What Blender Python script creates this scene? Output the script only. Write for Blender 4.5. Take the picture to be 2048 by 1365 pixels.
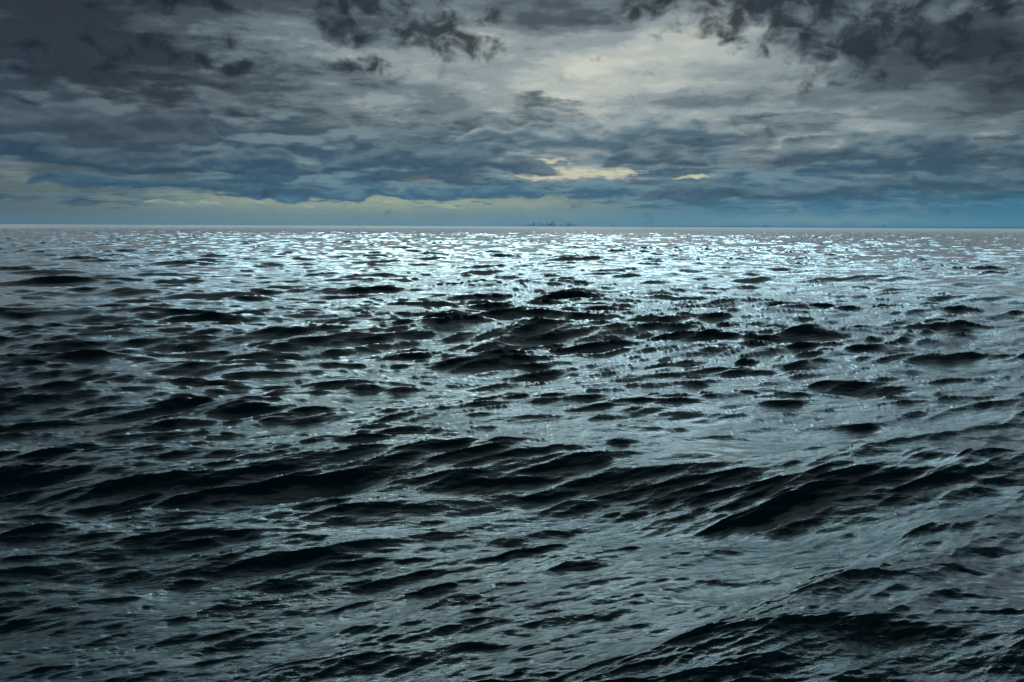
import bpy, bmesh, math, random, time
import numpy as np
from mathutils import Vector, Matrix
T0 = time.time()
for o in list(bpy.data.objects):
    bpy.data.objects.remove(o)
S = bpy.context.scene
COL = S.collection
R = math.radians

# ------------------------------------------------------------------ camera
FPX, CAM_H = 1593.0, 5.0
PITCH, ROLL = math.atan(230.0 / FPX), R(0.25)
cd = bpy.data.cameras.new('camera')
cd.sensor_width = 36.0
cd.lens = 36.0 * FPX / 2048.0
cd.clip_start = 0.1
cd.clip_end = 200000.0
cam = bpy.data.objects.new('camera', cd)
COL.objects.link(cam)
cam.matrix_world = Matrix.Translation((0, 0, CAM_H)) @ Matrix.Rotation(math.pi / 2 - PITCH, 4, 'X') @ Matrix.Rotation(ROLL, 4, 'Z')
S.camera = cam
CAM_ROT = cam.matrix_world.to_3x3()


def px_dir(x, y):
    """direction in the world of a point of the photograph"""
    return (CAM_ROT @ Vector((x - 1024.0, 682.5 - y, -FPX))).normalized()


def px_water(x, y, z=0.0):
    d = px_dir(x, y)
    t = (z - CAM_H) / d.z
    return d.x * t, d.y * t


def px_azel(x, y):
    d = px_dir(x, y)
    return math.degrees(math.atan2(d.x, d.y)), math.degrees(math.asin(d.z))


# ------------------------------------------------------------------ view
S.render.engine = 'CYCLES'
S.view_settings.view_transform = 'Standard'
S.view_settings.look = 'None'
S.view_settings.exposure = -0.15
S.view_settings.gamma = 1.0
S.view_settings.use_curve_mapping = False
S.cycles.use_denoising = True
S.cycles.max_bounces = 5
S.cycles.glossy_bounces = 3
S.cycles.diffuse_bounces = 1
S.cycles.transmission_bounces = 1
S.cycles.volume_bounces = 0
S.cycles.sample_clamp_indirect = 3.0

SUN_AZ, SUN_EL = R(5.0), R(22.0)

# ------------------------------------------------------------------ sun behind the overcast
ld = bpy.data.lights.new('sun', 'SUN')
ld.energy = 0.5
ld.angle = R(90)
ld.color = (0.84, 0.96, 1.0)
sun = bpy.data.objects.new('sun', ld)
COL.objects.link(sun)
sdir = Vector((math.sin(SUN_AZ) * math.cos(SUN_EL), math.cos(SUN_AZ) * math.cos(SUN_EL), math.sin(SUN_EL)))
sun.rotation_euler = (-sdir).to_track_quat('-Z', 'Y').to_euler()


# ------------------------------------------------------------------ node helpers
def lin(r, g, b, a=1.0):
    f = lambda c: (c / 255.0 / 12.92) if c / 255.0 <= 0.04045 else ((c / 255.0 + 0.055) / 1.055) ** 2.4
    return (f(r), f(g), f(b), a)


class NT:
    def __init__(s, tree):
        s.t = tree
        s.n = tree.nodes
        s.l = tree.links

    def put(s, sock, v):
        if v is None:
            return
        if isinstance(v, bpy.types.NodeSocket):
            s.l.new(v, sock)
        else:
            sock.default_value = v

    def math(s, op, a, b=None, c=None, clamp=False):
        n = s.n.new('ShaderNodeMath')
        n.operation = op
        n.use_clamp = clamp
        s.put(n.inputs[0], a)
        s.put(n.inputs[1], b)
        s.put(n.inputs[2], c)
        return n.outputs[0]

    def vmath(s, op, a, b=None, scale=None):
        n = s.n.new('ShaderNodeVectorMath')
        n.operation = op
        s.put(n.inputs[0], a)
        s.put(n.inputs[1], b)
        if scale is not None:
            s.put(n.inputs['Scale'], scale)
        return n.outputs['Value'] if op in ('LENGTH', 'DOT_PRODUCT', 'DISTANCE') else n.outputs['Vector']

    def noise(s, vec, scale, detail=6, rough=0.55, dist=0.0, dims='2D', w=None, color=False, lac=2.0):
        n = s.n.new('ShaderNodeTexNoise')
        n.noise_dimensions = dims
        s.put(n.inputs['Vector'], vec)
        n.inputs['Scale'].default_value = scale
        n.inputs['Detail'].default_value = detail
        n.inputs['Roughness'].default_value = rough
        n.inputs['Distortion'].default_value = dist
        n.inputs['Lacunarity'].default_value = lac
        return n.outputs['Color' if color else 'Fac']

    def smooth(s, v, a, b, lo=0.0, hi=1.0):
        n = s.n.new('ShaderNodeMapRange')
        n.interpolation_type = 'SMOOTHSTEP'
        s.put(n.inputs['Value'], v)
        s.put(n.inputs['From Min'], a)
        s.put(n.inputs['From Max'], b)
        s.put(n.inputs['To Min'], lo)
        s.put(n.inputs['To Max'], hi)
        return n.outputs[0]

    def mix(s, f, a, b):
        n = s.n.new('ShaderNodeMix')
        n.data_type = 'RGBA'
        n.clamp_factor = True
        s.put(n.inputs[0], f)
        s.put(n.inputs[6], a)
        s.put(n.inputs[7], b)
        return n.outputs[2]

    def mul(s, a, b):
        n = s.n.new('ShaderNodeMix')
        n.data_type = 'RGBA'
        n.blend_type = 'MULTIPLY'
        n.inputs[0].default_value = 1.0
        s.put(n.inputs[6], a)
        s.put(n.inputs[7], b)
        return n.outputs[2]

    def comb(s, x, y, z=0.0):
        n = s.n.new('ShaderNodeCombineXYZ')
        s.put(n.inputs[0], x)
        s.put(n.inputs[1], y)
        s.put(n.inputs[2], z)
        return n.outputs[0]


# ------------------------------------------------------------------ sky
W = bpy.data.worlds.new('World')
S.world = W
W.use_nodes = True
nt = NT(W.node_tree)
for n in list(nt.n):
    nt.n.remove(n)
tc = nt.n.new('ShaderNodeTexCoord')
D = nt.vmath('NORMALIZE', tc.outputs['Generated'])
sep = nt.n.new('ShaderNodeSeparateXYZ')
nt.l.new(D, sep.inputs[0])
DX, DY, DZ = sep.outputs
AZ = nt.math('DEGREES', nt.math('ARCTAN2', DX, DY))
EL = nt.math('DEGREES', nt.math('ARCSINE', DZ))
ZC = nt.math('MAXIMUM', DZ, 0.0)
inv = nt.math('DIVIDE', 1.0, nt.math('ADD', ZC, 0.085))
P = nt.comb(nt.math('MULTIPLY', DX, inv), nt.math('MULTIPLY', DY, inv), 0.0)   # cloud-deck plane
AE = nt.comb(AZ, EL, 0.0)
# uneven edges: azimuth and elevation are pushed about by turbulence
wob = nt.noise(P, 3.2, 5, 0.6, color=True)
wob = nt.vmath('SUBTRACT', wob, (0.5, 0.5, 0.5))
wob2 = nt.noise(AE, 0.55, 5, 0.62, color=True)
wob2 = nt.vmath('SUBTRACT', wob2, (0.5, 0.5, 0.5))
AEW = nt.vmath('ADD', AE, nt.vmath('MULTIPLY', wob, (7.0, 2.4, 0)))
AEW2 = nt.vmath('ADD', AE, nt.vmath('MULTIPLY', wob2, (1.5, 0.9, 0)))


def blob(coord, x, y, w, h, rot=0.0, soft=False):
    """1 at the centre of a patch seen at (x, y), 0 on its rim (half sizes w, h)"""
    a, e = px_azel(x, y)
    ds = math.degrees(1.0 / FPX)
    v = nt.vmath('SUBTRACT', coord, (a, e, 0))
    if rot:
        n = nt.n.new('ShaderNodeVectorRotate')
        n.rotation_type = 'Z_AXIS'
        nt.l.new(v, n.inputs['Vector'])
        n.inputs['Angle'].default_value = -R(rot)
        v = n.outputs[0]
    v = nt.vmath('MULTIPLY', v, (1.0 / (w * ds), 1.0 / (h * ds), 0))
    q = nt.vmath('DOT_PRODUCT', v, v)
    if soft:
        return nt.math('POWER', math.e, nt.math('MULTIPLY', q, -1.0))
    return nt.math('SUBTRACT', 1.0, q)


def field(coord, lst, soft=False):
    out = None
    for it in lst:
        amp = it[5] if len(it) > 5 else 1.0
        b = blob(coord, *it[:5], soft=soft)
        if soft:
            out = nt.math('MULTIPLY_ADD', b, amp, out if out is not None else 0.0)
        else:
            if amp != 1.0:
                b = nt.math('ADD', b, amp - 1.0)
            out = b if out is None else nt.math('MAXIMUM', out, b)
    return out


# --- the high veil: brightness of the grey altostratus
veil = field(AEW, [
    (1450, 120, 300, 90, 6, 0.34), (1370, 40, 120, 45, 0, 0.28), (860, 190, 330, 90, 0, 0.26), (1250, 150, 260, 80, 0, 0.18),
    (1850, 265, 230, 45, 5, 0.50), (1600, 215, 300, 45, 0, 0.22), (560, 90, 260, 60, -8, 0.16), (1120, 90, 220, 60, 0, 0.22),
    (1100, 250, 300, 70, 0, 0.16), (1180, 345, 190, 34, 0, 0.40), (100, 60, 420, 110, 0, -0.22), (120, 210, 420, 90, 0, -0.22), (1980, 90, 240, 130, 0, -0.25), (1990, 222, 130, 34, 6, -0.42), (0, 0, 260, 80, 0, -0.2), (1130, 20, 160, 40, 0, -0.2),
], soft=True)
n_big = nt.noise(P, 1.6, 7, 0.56, dist=0.0)
n_str = nt.noise(nt.vmath('MULTIPLY', AEW2, (0.16, 0.8, 0)), 1.0, 6, 0.58, dist=0.1)
n_fin = nt.noise(P, 9.0, 8, 0.62)
# towards the sun the overcast is thinner and brighter
sd = nt.vmath('DOT_PRODUCT', D, tuple(sdir))
glow = nt.math('POWER', nt.math('MAXIMUM', sd, 0.0), 5.0)
v = nt.math('ADD', nt.math('MULTIPLY', veil, 0.9), 0.26)
v = nt.math('MULTIPLY_ADD', nt.math('SUBTRACT', n_big, 0.5), 0.95, v)
v = nt.math('MULTIPLY_ADD', nt.math('SUBTRACT', n_str, 0.5), 0.55, v)
v = nt.math('MULTIPLY_ADD', nt.math('SUBTRACT', n_fin, 0.5), 0.16, v)
up = nt.smooth(EL, 13.0, 24.0)
v = nt.math('MULTIPLY_ADD', nt.math('MULTIPLY', glow, up), 0.6, v)
ramp = nt.n.new('ShaderNodeValToRGB')
nt.l.new(v, ramp.inputs[0])
cr = ramp.color_ramp
cr.interpolation = 'EASE'
stops = [(0.0, (44, 51, 60)), (0.18, (70, 82, 92)), (0.38, (108, 124, 132)), (0.58, (148, 162, 166)), (0.78, (184, 192, 188)), (1.0, (212, 214, 202))]
cr.elements[0].position = 0.0
cr.elements[0].color = lin(*stops[0][1])
cr.elements[1].position = 1.0
cr.elements[1].color = lin(*stops[-1][1])
for p_, c_ in stops[1:-1]:
    e = cr.elements.new(p_)
    e.color = lin(*c_)
col = ramp.outputs[0]

# clear sky seen low down through the gaps
sky = nt.n.new('ShaderNodeTexSky')
sky.sky_type = 'NISHITA'
sky.sun_disc = False
sky.sun_elevation = SUN_EL
sky.sun_rotation = SUN_AZ
sky.air_density = 1.5
sky.dust_density = 1.0

# --- low band under the clouds: blue to the right, greenish cream left of the middle
azr = nt.smooth(AZ, -14.0, 26.0)
lowc = nt.mix(azr, lin(112, 132, 134), lin(56, 117, 146))
azl = nt.smooth(AZ, -34.0, -14.0)
lowc = nt.mix(azl, lin(86, 100, 106), lowc)
yel = field(AEW2, [(640, 398, 330, 22, 0, 1.0), (1000, 405, 260, 16, 0, 0.6), (1650, 440, 190, 9, 0, 0.45), (1120, 430, 150, 6, 0, 0.2), (150, 345, 200, 22, 0, 0.3)], soft=True)
lowc = nt.mix(nt.math('MULTIPLY', yel, 0.85, clamp=True), lowc, lin(162, 174, 150))
lowm = nt.smooth(EL, 1.4, 4.2, 1.0, 0.0)
col = nt.mix(lowm, col, lowc)

# --- cream gap left of the middle line
gapf = field(AEW2, [(1130, 347, 120, 13, 2), (1060, 323, 80, 6, 0), (1390, 352, 42, 5, 4), (1230, 346, 60, 10, 0)])
gapm = nt.smooth(nt.math('MULTIPLY_ADD', nt.math('SUBTRACT', n_fin, 0.5), 2.2, gapf), -0.2, 1.0)

# --- low stratocumulus banks, blue grey, with relief lit from above
n_b = nt.noise(nt.vmath('MULTIPLY', P, (1.0, 1.0, 0)), 1.9, 6, 0.50, dist=0.1)
n_b_up = nt.noise(nt.vmath('ADD', P, (0.0, 0.11, 0)), 1.9, 6, 0.50, dist=0.1)
n_c = nt.noise(nt.vmath('MULTIPLY', AE, (0.55, 1.5, 0)), 0.5, 6, 0.50, dist=0.1)
n_c_up = nt.noise(nt.vmath('MULTIPLY', nt.vmath('ADD', AE, (0.0, 0.6, 0)), (0.55, 1.5, 0)), 0.5, 6, 0.50, dist=0.1)
bank = field(AEW, [
    (330, 285, 520, 70, -3), (640, 300, 420, 60, 0), (900, 290, 330, 52, 8), (500, 365, 380, 26, 0), (1000, 378, 420, 22, 0),
    (1500, 372, 420, 36, 0), (1750, 345, 420, 60, 2), (1980, 330, 260, 60, 5), (1330, 300, 240, 34, 0, 0.8), (1500, 255, 260, 34, -6, 0.55),
    (1090, 205, 140, 16, -8, 0.7), (60, 250, 330, 80, 0), (120, 400, 200, 14, 0, 0.6), (1180, 245, 120, 13, -3, 0.7), (1580, 410, 330, 8, 0, 0.8),
])
bn = nt.math('ADD', nt.math('SUBTRACT', n_b, 0.5), nt.math('MULTIPLY', nt.math('SUBTRACT', n_c, 0.5), 1.1))
bmask = nt.smooth(nt.math('MULTIPLY_ADD', bn, 3.4, bank), -0.5, 0.9)
relief = nt.math('ADD', nt.math('SUBTRACT', n_b, n_b_up), nt.math('MULTIPLY', nt.math('SUBTRACT', n_c, n_c_up), 1.2))
rl = nt.smooth(relief, -0.16, 0.24)
elt = nt.smooth(EL, 1.5, 8.0)
bdark = nt.mix(elt, lin(42, 88, 118), lin(58, 78, 92))
blite = nt.mix(elt, lin(104, 138, 152), lin(122, 140, 147))
side = nt.math('MAXIMUM', nt.smooth(AZ, -10.0, -30.0), nt.smooth(AZ, 20.0, 34.0))
bdark = nt.mix(nt.math('MULTIPLY', side, 0.55), bdark, lin(44, 58, 72))
blite = nt.mix(nt.math('MULTIPLY', side, 0.65), blite, lin(82, 96, 106))
bcol = nt.mix(rl, bdark, blite)
col = nt.mix(nt.math('MULTIPLY', bmask, 0.94), col, bcol)
col = nt.mix(nt.math('MULTIPLY', gapm, 0.85), col, lin(222, 218, 184))

# --- rows of stratocumulus, each with a flat dark base and a lumpy lighter top; nearer rows lie higher
def row(col, ybase, thick, fx, seed, x0, x1, dark, light, cover=0.0, tilt=0.0, op=0.92, fine=1.0):
    eb = px_azel(1024, ybase)[1]
    a0, a1 = px_azel(x0, 400)[0], px_azel(x1, 400)[0]
    th = thick / FPX * 57.3
    wv = nt.noise(nt.vmath('ADD', nt.vmath('MULTIPLY', AE, (0.09, 0.02, 0)), (seed, seed * 1.7, 0)), 1.0, 3, 0.5)
    base = nt.math('MULTIPLY_ADD', nt.math('SUBTRACT', wv, 0.5), 1.6, nt.math('MULTIPLY_ADD', AZ, tilt, eb))
    pv_ = nt.vmath('ADD', nt.vmath('MULTIPLY', AE, (fx, fx * 0.35, 0)), (seed * 3.1, seed, 0))
    prof = nt.noise(pv_, 1.0, 2, 0.5)
    tn = nt.vmath('ADD', nt.vmath('MULTIPLY', AE, (0.42, 1.25, 0)), (seed * 5.3, -seed, 0))
    lump = nt.noise(tn, 0.8 * fine, 5, 0.54)
    win = nt.math('MULTIPLY', nt.smooth(AZ, a0 - 3, a0 + 3), nt.smooth(AZ, a1 + 3, a1 - 3))
    hgt = nt.math('MULTIPLY', nt.math('MULTIPLY', nt.smooth(prof, 0.42 - cover, 0.68 - cover), win), th)
    q = nt.math('DIVIDE', nt.math('SUBTRACT', EL, base), nt.math('MAXIMUM', hgt, 0.02))
    q2 = nt.math('MULTIPLY_ADD', nt.math('SUBTRACT', lump, 0.5), 1.5, q)
    m = nt.math('MULTIPLY', nt.smooth(q2, -0.22, 0.08), nt.smooth(q2, 1.0, 0.72))
    m = nt.math('MULTIPLY', m, nt.smooth(hgt, 0.06 * th, 0.3 * th))
    lumpu = nt.noise(nt.vmath('ADD', tn, (0.0, 0.45, 0)), 0.8 * fine, 3, 0.5)
    rel = nt.math('MULTIPLY', nt.math('SUBTRACT', lump, lumpu), 1.1)
    sh = nt.smooth(nt.math('ADD', q2, rel), 0.0, 1.15)
    c = nt.mix(sh, dark, light)
    return nt.mix(nt.math('MULTIPLY', m, op), col, c)


col = row(col, 418, 14, 0.40, 7.7, 300, 960, lin(118, 146, 148), lin(186, 192, 152), 0.02, 0, 0.85, 1.5)
col = row(col, 416, 12, 0.45, 9.1, 1350, 2100, lin(54, 108, 138), lin(104, 142, 156), 0.03, 0, 0.85, 1.4)
col = row(col, 396, 26, 0.20, 1.9, 480, 1750, lin(38, 88, 120), lin(96, 134, 150), 0.16, 0, 0.95, 1.2)
col = row(col, 392, 24, 0.16, 4.4, 60, 620, lin(42, 78, 104), lin(84, 112, 126), 0.10, 0, 0.9, 1.1)
col = row(col, 396, 34, 0.13, 6.2, 1300, 2200, lin(42, 76, 100), lin(104, 132, 144), 0.16, 0, 0.9, 1.0)
col = row(col, 352, 50, 0.12, 2.6, -200, 620, lin(38, 64, 86), lin(88, 106, 118), 0.18, 0, 0.92, 0.9)
col = row(col, 350, 62, 0.13, 8.8, 420, 1080, lin(40, 74, 100), lin(108, 130, 140), 0.18, 0.0, 0.92, 0.85)
col = row(col, 340, 60, 0.11, 5.5, 1180, 2200, lin(48, 76, 96), lin(124, 144, 152), 0.16, 0.0, 0.9, 0.9)
col = row(col, 290, 55, 0.10, 12.4, 940, 1560, lin(70, 100, 118), lin(168, 182, 184), 0.12, 0.02, 0.9, 0.9)
col = row(col, 300, 60, 0.10, 15.1, -200, 560, lin(48, 64, 78), lin(86, 100, 110), 0.12, 0.0, 0.8, 0.8)

# --- ragged dark scud overhead
scud = field(AEW2, [
    (1500, 0, 240, 30, 0), (1800, 40, 200, 60, 0),
    (1560, 20, 230, 46, -6), (1700, 60, 190, 52, -10), (1640, 95, 110, 26, -5), (1760, 120, 130, 26, 12), (1870, 20, 120, 40, 0), (1470, 88, 30, 14, 0),
    (880, 82, 105, 30, -4), (860, 60, 60, 36, 0), (940, 100, 40, 16, -20), (690, 62, 60, 34, -10), (720, 132, 62, 17, 0), (210, 100, 60, 34, -12),
    (345, 108, 58, 22, -10), (490, 142, 32, 18, 0), (435, 88, 40, 14, 0), (40, 108, 70, 26, -8), (260, 4, 90, 16, 0), (420, 4, 70, 14, 0), (760, 8, 120, 20, 0),
    (2030, 100, 60, 60, 0, 0.7), (960, 35, 50, 20, 20, 0.8),
])
n_s = nt.noise(nt.vmath('MULTIPLY', AE, (1.0, 1.35, 0)), 0.55, 8, 0.57, dist=0.3)
n_s2 = nt.noise(nt.vmath('MULTIPLY', AE, (0.5, 0.8, 0)), 0.16, 5, 0.55)
over = nt.math('MULTIPLY', nt.smooth(EL, 13.5, 19.0), nt.smooth(n_s2, 0.42, 0.62))
over = nt.math('MULTIPLY', over, nt.smooth(glow, 0.75, 0.30))
scf = nt.math('MAXIMUM', scud, nt.math('MULTIPLY_ADD', over, 1.6, -1.0))
smask = nt.smooth(nt.math('MULTIPLY_ADD', nt.math('SUBTRACT', n_s, 0.5), 5.2, scf), -0.55, 1.35)
smask = nt.math('MULTIPLY', smask, 0.93)
scol = nt.mix(nt.smooth(n_s, 0.35, 0.7), lin(48, 60, 74), lin(20, 28, 39))
col = nt.mix(smask, col, scol)

# added bright lobe around the hidden sun, shaped to light the water; dim overhead
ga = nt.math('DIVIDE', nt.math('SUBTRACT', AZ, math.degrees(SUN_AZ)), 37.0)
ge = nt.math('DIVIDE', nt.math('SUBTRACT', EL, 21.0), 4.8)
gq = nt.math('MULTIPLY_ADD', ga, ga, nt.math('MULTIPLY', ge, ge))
thin = nt.math('MULTIPLY', nt.math('POWER', math.e, nt.math('MULTIPLY', gq, -1.0)), nt.smooth(EL, 15.0, 24.0))  # lobe added to the sky, starting just above the frame
gain = nt.math('MULTIPLY_ADD', thin, 28.0, nt.smooth(EL, 24.0, 40.0, 1.0, 0.14))  # overhead sky dimmed to keep the near water dark
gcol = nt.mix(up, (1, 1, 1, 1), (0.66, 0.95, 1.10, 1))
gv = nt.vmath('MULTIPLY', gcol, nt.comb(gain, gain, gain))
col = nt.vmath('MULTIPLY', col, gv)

bg1 = nt.n.new('ShaderNodeBackground')
nt.l.new(sky.outputs[0], bg1.inputs[0])
bg1.inputs[1].default_value = 0.05
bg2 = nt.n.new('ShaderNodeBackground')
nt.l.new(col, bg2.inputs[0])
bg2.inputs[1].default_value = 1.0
ms = nt.n.new('ShaderNodeMixShader')
ms.inputs[0].default_value = 0.985        # the overcast hides nearly all of the clear sky
nt.l.new(bg1.outputs[0], ms.inputs[1])
nt.l.new(bg2.outputs[0], ms.inputs[2])
wo = nt.n.new('ShaderNodeOutputWorld')
nt.l.new(ms.outputs[0], wo.inputs[0])
W.cycles.sampling_method = 'MANUAL'
W.cycles.sample_map_resolution = 1024


# ------------------------------------------------------------------ materials
def new_mat(name):
    m = bpy.data.materials.new(name)
    m.use_nodes = True
    t = NT(m.node_tree)
    b = [n for n in t.n if n.type == 'BSDF_PRINCIPLED'][0]
    return m, t, b


def water_material():
    m, t, b = new_mat('sea_water')
    geo = t.n.new('ShaderNodeNewGeometry')
    pos = geo.outputs['Position']
    at = t.n.new('ShaderNodeAttribute')
    at.attribute_name = 'unresolved'
    an = t.n.new('ShaderNodeAttribute')
    an.attribute_name = 'ripple'
    b.inputs['Base Color'].default_value = (0.0010, 0.0400, 0.0480, 1)
    b.inputs['IOR'].default_value = 1.333
    t.l.new(at.outputs['Fac'], b.inputs['Roughness'])
    # capillary ripples, drawn out along the crests
    rot = t.n.new('ShaderNodeVectorRotate')
    rot.rotation_type = 'Z_AXIS'
    rot.inputs['Angle'].default_value = R(-14)
    t.l.new(pos, rot.inputs['Vector'])
    st = t.vmath('MULTIPLY', rot.outputs[0], (0.32, 1.0, 1.0))
    n1 = t.noise(st, 7.0, 5, 0.6, dims='3D', dist=0.2)
    patch = t.noise(pos, 0.35, 3, 0.5, dims='3D')
    amp = t.math('MULTIPLY', an.outputs['Fac'], t.smooth(patch, 0.3, 0.7, 0.45, 1.25))
    bp = t.n.new('ShaderNodeBump')
    bp.inputs['Distance'].default_value = 0.052
    t.l.new(amp, bp.inputs['Strength'])
    t.l.new(n1, bp.inputs['Height'])
    t.l.new(bp.outputs[0], b.inputs['Normal'])
    return m


# ------------------------------------------------------------------ the sea
def cascade(L, N, lmin, lmax, seed, rot, alpha, lp, wdir, s_lo):
    rng = np.random.default_rng(seed)
    k1 = 2 * np.pi * np.fft.fftfreq(N, L / N)
    kx, ky = np.meshgrid(k1, k1, indexing='ij')
    k = np.hypot(kx, ky)
    k[0, 0] = 1.0
    kp = 2 * np.pi / lp
    th = np.arctan2(ky, kx) - (wdir - rot)
    s = s_lo
    c = np.abs(np.cos(th / 2)) ** (2 * s)
    tt = np.linspace(-np.pi, np.pi, 721)
    c /= np.trapezoid(np.abs(np.cos(tt / 2)) ** (2 * s), tt) if hasattr(np, 'trapezoid') else np.trapz(np.abs(np.cos(tt / 2)) ** (2 * s), tt)
    psi = alpha / 2 * k ** -4 * np.exp(-1.25 * (kp / k) ** 2) * c
    band = (k >= 2 * np.pi / lmax) & (k < 2 * np.pi / lmin)
    psi = np.where(band, psi, 0.0)
    dk = 2 * np.pi / L
    H = np.sqrt(psi) * dk * (rng.standard_normal((N, N)) + 1j * rng.standard_normal((N, N)))
    h = np.real(np.fft.ifft2(H)) * N * N
    dx = np.real(np.fft.ifft2(1j * kx / k * H)) * N * N
    dy = np.real(np.fft.ifft2(1j * ky / k * H)) * N * N
    mss = float((psi * k * k).sum() * dk * dk)
    return dict(L=L, N=N, rot=rot, h=h.astype(np.float32), dx=dx.astype(np.float32), dy=dy.astype(np.float32), mss=mss, lmin=lmin, lmax=lmax)


def sample(c, X, Y):
    ca, sa = math.cos(c['rot']), math.sin(c['rot'])
    N = c['N']
    u = (X * ca + Y * sa) / c['L'] * N
    v = (-X * sa + Y * ca) / c['L'] * N
    iu = np.floor(u).astype(np.int64)
    iv = np.floor(v).astype(np.int64)
    fu = (u - iu).astype(np.float32)
    fv = (v - iv).astype(np.float32)
    i0, j0 = iu % N, iv % N
    i1, j1 = (i0 + 1) % N, (j0 + 1) % N
    w00, w10, w01, w11 = (1 - fu) * (1 - fv), fu * (1 - fv), (1 - fu) * fv, fu * fv
    out = []
    for key in ('h', 'dx', 'dy'):
        a = c[key]
        out.append(a[i0, j0] * w00 + a[i1, j0] * w10 + a[i0, j1] * w01 + a[i1, j1] * w11)
    h, dx, dy = out
    return h, dx * ca - dy * sa, dx * sa + dy * ca


WDIR = R(-78)            # the waves run towards the viewer, a little to the right
ALPHA, LP = 0.032, 11.0
CASC = [
    cascade(523.0, 1024, 3.2, 60.0, 11, 0.31, ALPHA * 1.45, LP, WDIR + 0.05, 18.0),
    cascade(131.0, 1024, 0.9, 3.2, 12, -0.47, ALPHA * 2.4, LP, WDIR + 0.12, 24.0),
    cascade(37.0, 1024, 0.24, 0.9, 13, 0.9, ALPHA * 4.2, LP, WDIR + 0.2, 40.0),
    cascade(9.7, 768, 0.075, 0.24, 14, -1.1, ALPHA * 5.0, LP, WDIR + 0.25, 30.0),
]
CHOP = 1.2

# single swells that stand out: photo x, y of the crest, half length along it and half width across (m), height (m), turn of the crest (deg)
SWELLS = [
    (1370, 868, 4.6, 1.6, 0.62, 0),
    (520, 905, 4.5, 1.3, 0.34, 6), (640, 1040, 2.0, 0.9, 0.26, 8), (730, 655, 14.0, 3.0, 0.5, 2), (1310, 690, 12.0, 2.6, 0.42, -4),
    (1130, 660, 10.0, 2.4, 0.3, 3), (240, 765, 6.0, 2.0, 0.5, -3), (1510, 660, 8.0, 2.2, 0.4, 0), (1850, 905, 3.6, 1.2, 0.15, 4),
    (860, 985, 2.2, 0.9, 0.26, 4), (420, 725, 6.0, 2.0, 0.35, 4), (1030, 572, 9.0, 3.0, 0.5, 0), (1560, 625, 8.0, 2.6, 0.45, 3),
]


def swells(X, Y):
    h = np.zeros_like(X)
    dy_ = np.zeros_like(X)
    dx_ = np.zeros_like(X)
    for (px, py, ln, wd, ht, rot) in SWELLS:
        x0, y0 = px_water(px, py, ht * 0.8)
        a = R(rot)
        u = (X - x0) * math.cos(a) + (Y - y0) * math.sin(a)
        v = -(X - x0) * math.sin(a) + (Y - y0) * math.cos(a)      # + is away from the viewer
        v = v + 0.10 * u * u / ln
        env = np.exp(-(u / ln) ** 2)
        prof = np.exp(-(v / wd) ** 2) - 0.55 * np.exp(-((v + 1.9 * wd) / (1.3 * wd)) ** 2)
        h += 0.8 * ht * env * prof
        push = -0.45 * ht * env * np.exp(-((v - 0.2 * wd) / (1.2 * wd)) ** 2)   # crests lean towards the viewer
        dx_ += -math.sin(a) * push
        dy_ += math.cos(a) * push
    return h, dx_, dy_


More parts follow.
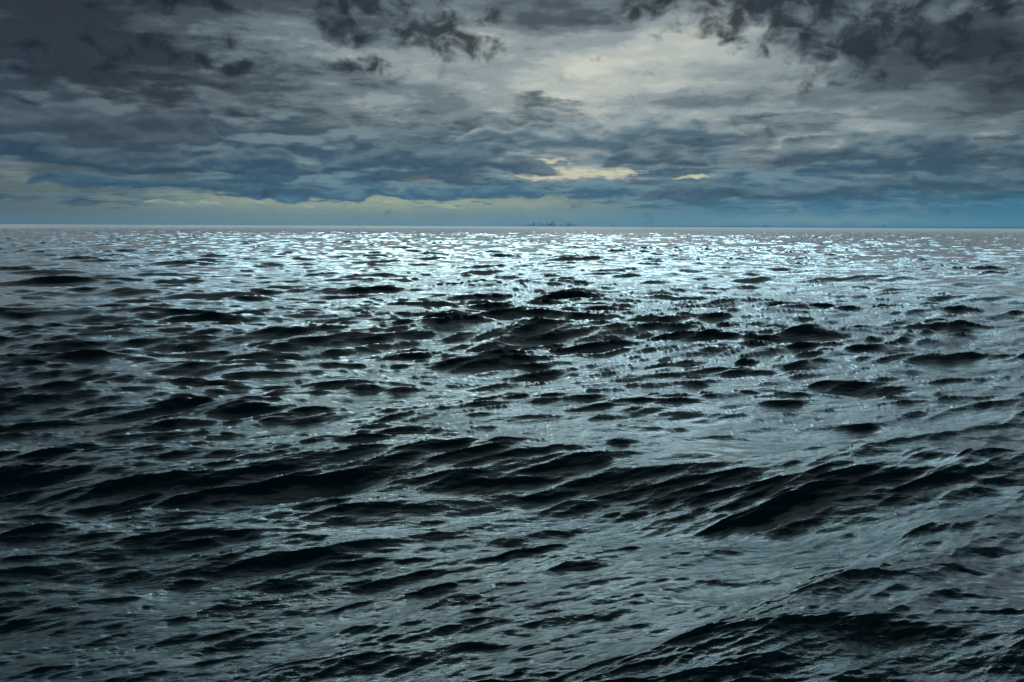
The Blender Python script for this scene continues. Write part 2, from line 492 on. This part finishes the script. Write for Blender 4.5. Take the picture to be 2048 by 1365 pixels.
def build_sea():
    rs = [1.0, 2.0, 3.0, 4.0, 5.0, 5.8, 6.4]
    r = 6.8
    while r < 30000.0:
        rs.append(r)
        fine = (r * r + 25.0) / 5.0 * 0.00098
        if r < 430:
            s = min(fine, max(0.0050 * r, 0.02), 0.95 if r < 260 else 1.25)
        elif r < 1500:
            s = 1.25 * (r / 430.0) ** 1.25
        else:
            s = 6.0 * (r / 1500.0) ** 2.2
        r += s
    rs.append(30000.0)
    rs = np.array(rs)
    sp = np.gradient(rs)
    # columns: dense over the view, coarse behind
    half = 41.0
    az = np.concatenate([np.linspace(-180, -half, 36, endpoint=False), np.linspace(-half, half, 860, endpoint=False), np.linspace(half, 180, 36, endpoint=False)])
    azr_ = np.radians(az)
    nr, na = len(rs), len(az)
    print('sea grid', nr, na, nr * na)
    RR, AA = np.meshgrid(rs, azr_, indexing='ij')
    X = (RR * np.sin(AA)).ravel()
    Y = (RR * np.cos(AA)).ravel()
    SP = np.repeat(sp, na).astype(np.float32)
    Z = np.zeros(len(X), np.float32)
    OX = np.zeros_like(Z)
    OY = np.zeros_like(Z)
    unres = np.full(len(X), 0.012, np.float32)
    # gusts: patches where the small waves stand higher, and slicks between them
    g = cascade(523.0, 1024, 14.0, 110.0, 77, -0.8, 1.0, 400.0, WDIR + 0.5, 0.6)
    gust = sample(g, X, Y)[0]
    gust = np.clip(1.0 + 0.22 * gust / max(float(g['h'].std()), 1e-6), 0.8, 1.6).astype(np.float32)
    for c in CASC:
        # smooth fade of the band where the grid can no longer carry it
        w_row = 1 - np.clip((sp - c['lmin'] / 2.2) / max(c['lmax'] * (0.14 if c['lmax'] > 10 else 1.2) - c['lmin'] / 2.2, 1e-3), 0, 1)
        rows = np.nonzero(w_row > 0)[0]
        last = rows.max() + 1
        sl = slice(0, last * na)
        h, dx, dy = sample(c, X[sl], Y[sl])
        w = np.repeat(w_row[:last], na).astype(np.float32)
        if c['lmax'] < 5:
            w = w * gust[sl]
        Z[sl] += w * h
        chop = CHOP if c['lmin'] > 3 else (0.95 if c['lmin'] > 0.5 else 0.85)
        OX[sl] += w * dx * chop
        OY[sl] += w * dy * chop
        unres += (c['mss'] * (1 - np.repeat(w_row, na) ** 2)).astype(np.float32)
        print('  band', c['lmin'], 'mss', round(c['mss'], 4), 'reach m', round(float(rs[last - 1]), 1))
    near = slice(0, int((rs < 200).sum()) * na)
    h, dx, dy = swells(X[near], Y[near])
    Z[near] += h
    OX[near] += dx
    OY[near] += dy
    co = np.empty((len(X), 3), np.float32)
    co[:, 0] = X + OX
    co[:, 1] = Y + OY
    co[:, 2] = Z
    co = np.vstack([co, [[0, 0, 0]]]).astype(np.float32)
    ctr = len(X)
    i = np.arange(nr - 1)[:, None] * na
    j = np.arange(na)[None, :]
    jn = (j + 1) % na
    q = np.stack([i + j, i + na + j, i + na + jn, i + jn], -1).reshape(-1, 4)[:, ::-1]
    tri = np.stack([np.full(na, ctr), jn[0], j[0]], -1)
    me = bpy.data.meshes.new('sea')
    nl = q.size + tri.size
    me.vertices.add(len(co))
    me.vertices.foreach_set('co', co.ravel())
    me.loops.add(nl)
    me.loops.foreach_set('vertex_index', np.concatenate([q.ravel(), tri.ravel()]).astype(np.int32))
    me.polygons.add(len(q) + len(tri))
    starts = np.concatenate([np.arange(len(q)) * 4, q.size + np.arange(len(tri)) * 3]).astype(np.int32)
    me.polygons.foreach_set('loop_start', starts)
    me.polygons.foreach_set('use_smooth', np.ones(len(q) + len(tri), bool))
    me.update(calc_edges=True)
    # what the mesh cannot carry becomes micro roughness: alpha^2 = 2 * slope variance
    rough = np.clip(np.maximum(unres - 0.012, 0) ** 0.25 * 0.95, 0.045, 0.10)
    rip = gust / (1.0 + (RR.ravel() / 90.0) ** 2)
    a = me.attributes.new('unresolved', 'FLOAT', 'POINT')
    a.data.foreach_set('value', np.append(rough, rough[0]).astype(np.float32))
    a = me.attributes.new('ripple', 'FLOAT', 'POINT')
    a.data.foreach_set('value', np.append(rip, rip[0]).astype(np.float32))
    o = bpy.data.objects.new('sea', me)
    o['kind'] = 'structure'
    COL.objects.link(o)
    me.materials.append(water_material())
    print('normal z', me.polygons[len(q) // 2].normal.z, 'sea', round(time.time() - T0, 1))
    return o


build_sea()

# ------------------------------------------------------------------ far shore and city
SHORE = 26000.0
MPP = SHORE / FPX           # metres per photo pixel out there


def shore_xy(px, dist=SHORE):
    d = px_dir(px, 450.0)
    s = dist / math.hypot(d.x, d.y)
    return d.x * s, d.y * s


def concrete(name, rgb, glass):
    m, t, b = new_mat(name)
    geo = t.n.new('ShaderNodeNewGeometry')
    n = t.noise(geo.outputs['Position'], 0.05, 4, 0.6, dims='3D')
    c = t.mix(n, tuple(x * 0.75 for x in rgb) + (1,), tuple(x * 1.15 for x in rgb) + (1,))
    t.l.new(c, b.inputs['Base Color'])
    b.inputs['Roughness'].default_value = 0.2 if glass else 0.8
    return m


M_WALL = [concrete('tower_stone', (0.20, 0.20, 0.20), False), concrete('tower_glass', (0.05, 0.07, 0.09), True), concrete('tower_concrete', (0.26, 0.25, 0.23), False)]
M_ROOF = concrete('roof_gravel', (0.15, 0.15, 0.15), False)
M_METAL = concrete('mast_metal', (0.18, 0.18, 0.19), False)
M_WIN = concrete('window_band', (0.03, 0.04, 0.05), True)


def box(bm, x0, x1, y0, y1, z0, z1):
    vs = [bm.verts.new((x, y, z)) for z in (z0, z1) for x, y in ((x0, y0), (x1, y0), (x1, y1), (x0, y1))]
    for f in ((3, 2, 1, 0), (4, 5, 6, 7), (0, 1, 5, 4), (1, 2, 6, 5), (2, 3, 7, 6), (3, 0, 4, 7)):
        bm.faces.new([vs[i] for i in f])


def mk(name, bm, mat, parent=None):
    me = bpy.data.meshes.new(name)
    bm.to_mesh(me)
    bm.free()
    me.materials.append(mat)
    o = bpy.data.objects.new(name, me)
    COL.objects.link(o)
    if parent:
        o.parent = parent
    return o


# photo x, width in px, height in px, shape, wall, label
CITY = [
    (1052.2, 2.2, 1.6, 'block', 2, 'lone low block at the far left end of the distant city skyline'),
    (1060.8, 2.6, 2.6, 'block', 0, 'low broad block just left of the first pair of towers on the horizon'),
    (1066.2, 1.9, 7.2, 'step', 1, 'tall stepped tower, left one of the pair at the left end of the skyline'),
    (1069.0, 1.9, 6.0, 'block', 0, 'slightly shorter flat tower right beside the tall stepped one at the left end'),
    (1074.3, 1.2, 4.6, 'mast', 2, 'thin tower with a mast standing alone right of the left pair'),
    (1078.5, 1.5, 5.2, 'block', 1, 'narrow dark tower between the thin mast tower and the stepped mid tower'),
    (1082.8, 2.2, 6.0, 'step', 0, 'broad stepped tower in the left half of the skyline, before a low gap'),
    (1088.5, 2.6, 3.0, 'block', 2, 'low block in the gap between two towers of the left half'),
    (1094.0, 1.8, 6.4, 'slant', 1, 'slender tower with slanted roof left of the tallest cluster'),
    (1097.0, 1.8, 3.6, 'block', 0, 'low tower tucked right beside the slender slant roofed tower'),
    (1100.2, 1.8, 4.6, 'block', 2, 'mid height tower on the left shoulder of the tallest cluster'),
    (1102.2, 1.9, 6.2, 'step', 0, 'stepped tower leaning against the left side of the tallest tower'),
    (1104.4, 1.9, 9.2, 'mast', 1, 'tallest tower of the skyline with a mast on its roof'),
    (1107.8, 1.7, 8.0, 'slant', 1, 'second tallest tower, just right of the tallest one'),
    (1110.6, 2.0, 3.4, 'block', 2, 'low tower at the right foot of the tallest cluster'),
    (1121.6, 2.4, 2.2, 'block', 0, 'low block at the left edge of the right hand cluster'),
    (1124.8, 1.4, 3.6, 'mast', 2, 'thin small tower in the left part of the right hand cluster'),
    (1131.8, 1.5, 4.4, 'block', 1, 'narrow tower left of the peak of the right hand cluster'),
    (1135.4, 2.0, 5.8, 'step', 0, 'stepped tower forming the peak of the right hand cluster'),
    (1138.0, 2.2, 5.0, 'slant', 1, 'slant roofed tower just right of the right hand peak'),
    (1142.4, 1.9, 4.0, 'block', 2, 'flat pale tower halfway down the right hand cluster'),
    (1145.6, 1.9, 4.2, 'step', 0, 'small stepped tower near the right end of the right hand cluster'),
    (1150.0, 2.2, 3.6, 'block', 1, 'last tower at the right end of the city skyline'),
    (1223.6, 1.4, 3.8, 'mast', 1, 'lone thin tower with a mast well right of the city'),
    (1229.2, 1.8, 2.0, 'block', 0, 'low block beside the lone thin tower right of the city'),
    (1504.5, 3.6, 1.8, 'block', 2, 'wide low building on the thin shoreline, left of the squat one'),
    (1532.0, 4.4, 2.8, 'step', 0, 'squat stepped building on the thin shoreline at the right'),
    (1766.5, 2.0, 3.2, 'mast', 1, 'small tower with a mast far right on the shoreline'),
]
rnd = random.Random(5)
for (px, wpx, hpx, shape, wi, label) in CITY:
    x, y = shore_xy(px, SHORE - 350 + rnd.uniform(-120, 120))
    w, h = wpx * MPP, (hpx + 1.0) * MPP
    dp = w * rnd.uniform(0.8, 1.1)
    t = bpy.data.objects.new('city_tower' if hpx > 2.7 else 'city_block', None)
    t.location = (x, y, 1.5)
    t.rotation_euler = (0, 0, -math.atan2(x, y) + rnd.uniform(-0.2, 0.2))
    COL.objects.link(t)
    t['label'] = label
    t['category'] = 'tower' if hpx > 2.7 else 'building'
    t['group'] = 'buildings of the distant skyline'
    bm = bmesh.new()
    tiers = [(1.0, 0.0, 1.0)]
    if shape == 'step':
        tiers = [(1.0, 0.0, 0.62), (0.78, 0.62, 0.84), (0.52, 0.84, 1.0)]
    for (f, a, b_) in tiers:
        box(bm, -w / 2 * f, w / 2 * f, -dp / 2 * f, dp / 2 * f, h * a, h * b_)
    if shape == 'slant':
        bm.verts.ensure_lookup_table()
        for v_ in bm.verts:
            if v_.co.z > h * 0.9 and v_.co.x > 0:
                v_.co.z -= h * 0.12
    mk('wall', bm, M_WALL[wi], t)
    # window bands wrap each tier, a hand's breadth proud of the wall
    bm = bmesh.new()
    for (f, a, b_) in tiers:
        z = h * a + 4.0
        top = h * b_ * (0.86 if shape == 'slant' else 1.0) - 3.0
        while z + 2.0 < top:
            box(bm, -w / 2 * f - 0.15, w / 2 * f + 0.15, -dp / 2 * f - 0.15, dp / 2 * f + 0.15, z, z + 2.0)
            z += 7.6
    mk('window_band', bm, M_WIN, t)
    f = tiers[-1][0]
    if shape != 'slant':
        bm = bmesh.new()
        box(bm, -w * f * 0.28, w * f * 0.22, -dp * f * 0.25, dp * f * 0.25, h + 0.01, h + 5.0)
        mk('roof_plant', bm, M_ROOF, t)
    if shape == 'mast':
        bm = bmesh.new()
        bmesh.ops.create_cone(bm, segments=8, radius1=1.6, radius2=0.3, depth=h * 0.22, cap_ends=True, matrix=Matrix.Translation((0, 0, h + 5.0 + h * 0.11)))
        mk('mast', bm, M_METAL, t)


def build_shore():
    """low land behind the towers; it thins out to the left of the city"""
    m, t, b = new_mat('wooded_shore')
    geo = t.n.new('ShaderNodeNewGeometry')
    n = t.noise(geo.outputs['Position'], 0.01, 5, 0.6, dims='3D')
    t.l.new(t.mix(n, (0.03, 0.045, 0.03, 1), (0.10, 0.10, 0.08, 1)), b.inputs['Base Color'])
    b.inputs['Roughness'].default_value = 0.9
    rng = random.Random(3)
    bm = bmesh.new()
    prev = None
    n_ = 900
    ph = [rng.uniform(0, 6.28) for _ in range(8)]
    for i in range(n_ + 1):
        px = -260 + i * (2600.0 / n_)
        bump = sum(math.sin(px * fr + p) * am for fr, am, p in zip((0.009, 0.021, 0.05, 0.11, 0.23, 0.51, 0.9, 1.3), (0.25, 0.2, 0.16, 0.14, 0.12, 0.12, 0.1, 0.1), ph))
        base = 0.35 if px < 980 else (0.35 + (px - 980) / 90.0 * 1.0 if px < 1070 else (1.35 if px < 1160 else 1.05 + 0.5 * min(1, (px - 1160) / 300.0)))
        h = max(0.12, base + bump * 0.32) * MPP
        near = shore_xy(px, SHORE - 60)
        cr_ = shore_xy(px, SHORE + 200)
        far = shore_xy(px, SHORE + 1500)
        ring = [bm.verts.new((near[0], near[1], -1.5)), bm.verts.new((near[0], near[1], 2.5 + h * 0.35)), bm.verts.new((cr_[0], cr_[1], 3.0 + h)), bm.verts.new((far[0], far[1], -1.5))]
        if prev:
            for a in range(3):
                bm.faces.new((prev[a], ring[a], ring[a + 1], prev[a + 1]))
        prev = ring
    o = mk('shore', bm, m)
    o['kind'] = 'structure'
    # flat ground the towers stand on
    bm = bmesh.new()
    prev = None
    for i in range(81):
        px = 1000 + i * 10.0
        a, b2 = shore_xy(px, SHORE - 700), shore_xy(px, SHORE - 61)
        q = [bm.verts.new((a[0], a[1], -1.5)), bm.verts.new((a[0], a[1], 1.5)), bm.verts.new((b2[0], b2[1], 1.5)), bm.verts.new((b2[0], b2[1], -1.5))]
        if prev:
            for k in range(3):
                bm.faces.new((prev[k], q[k], q[k + 1], prev[k + 1]))
        prev = q
    o = mk('ground', bm, m)
    o['kind'] = 'structure'


build_shore()

# ------------------------------------------------------------------ haze
HAZE = True
if HAZE:
    bm = bmesh.new()
    box(bm, -31000, 31000, -31000, 31000, -4.0, 260.0)
    m = bpy.data.materials.new('haze')
    m.use_nodes = True
    t = NT(m.node_tree)
    for n in list(t.n):
        t.n.remove(n)
    pv = t.n.new('ShaderNodeVolumePrincipled')
    pv.inputs['Color'].default_value = (0.42, 0.78, 0.98, 1)
    pv.inputs['Density'].default_value = 2.1e-5
    pv.inputs['Anisotropy'].default_value = 0.5
    out = t.n.new('ShaderNodeOutputMaterial')
    t.l.new(pv.outputs[0], out.inputs['Volume'])
    o = mk('haze', bm, m)
    o['kind'] = 'stuff'
print('script', round(time.time() - T0, 1))
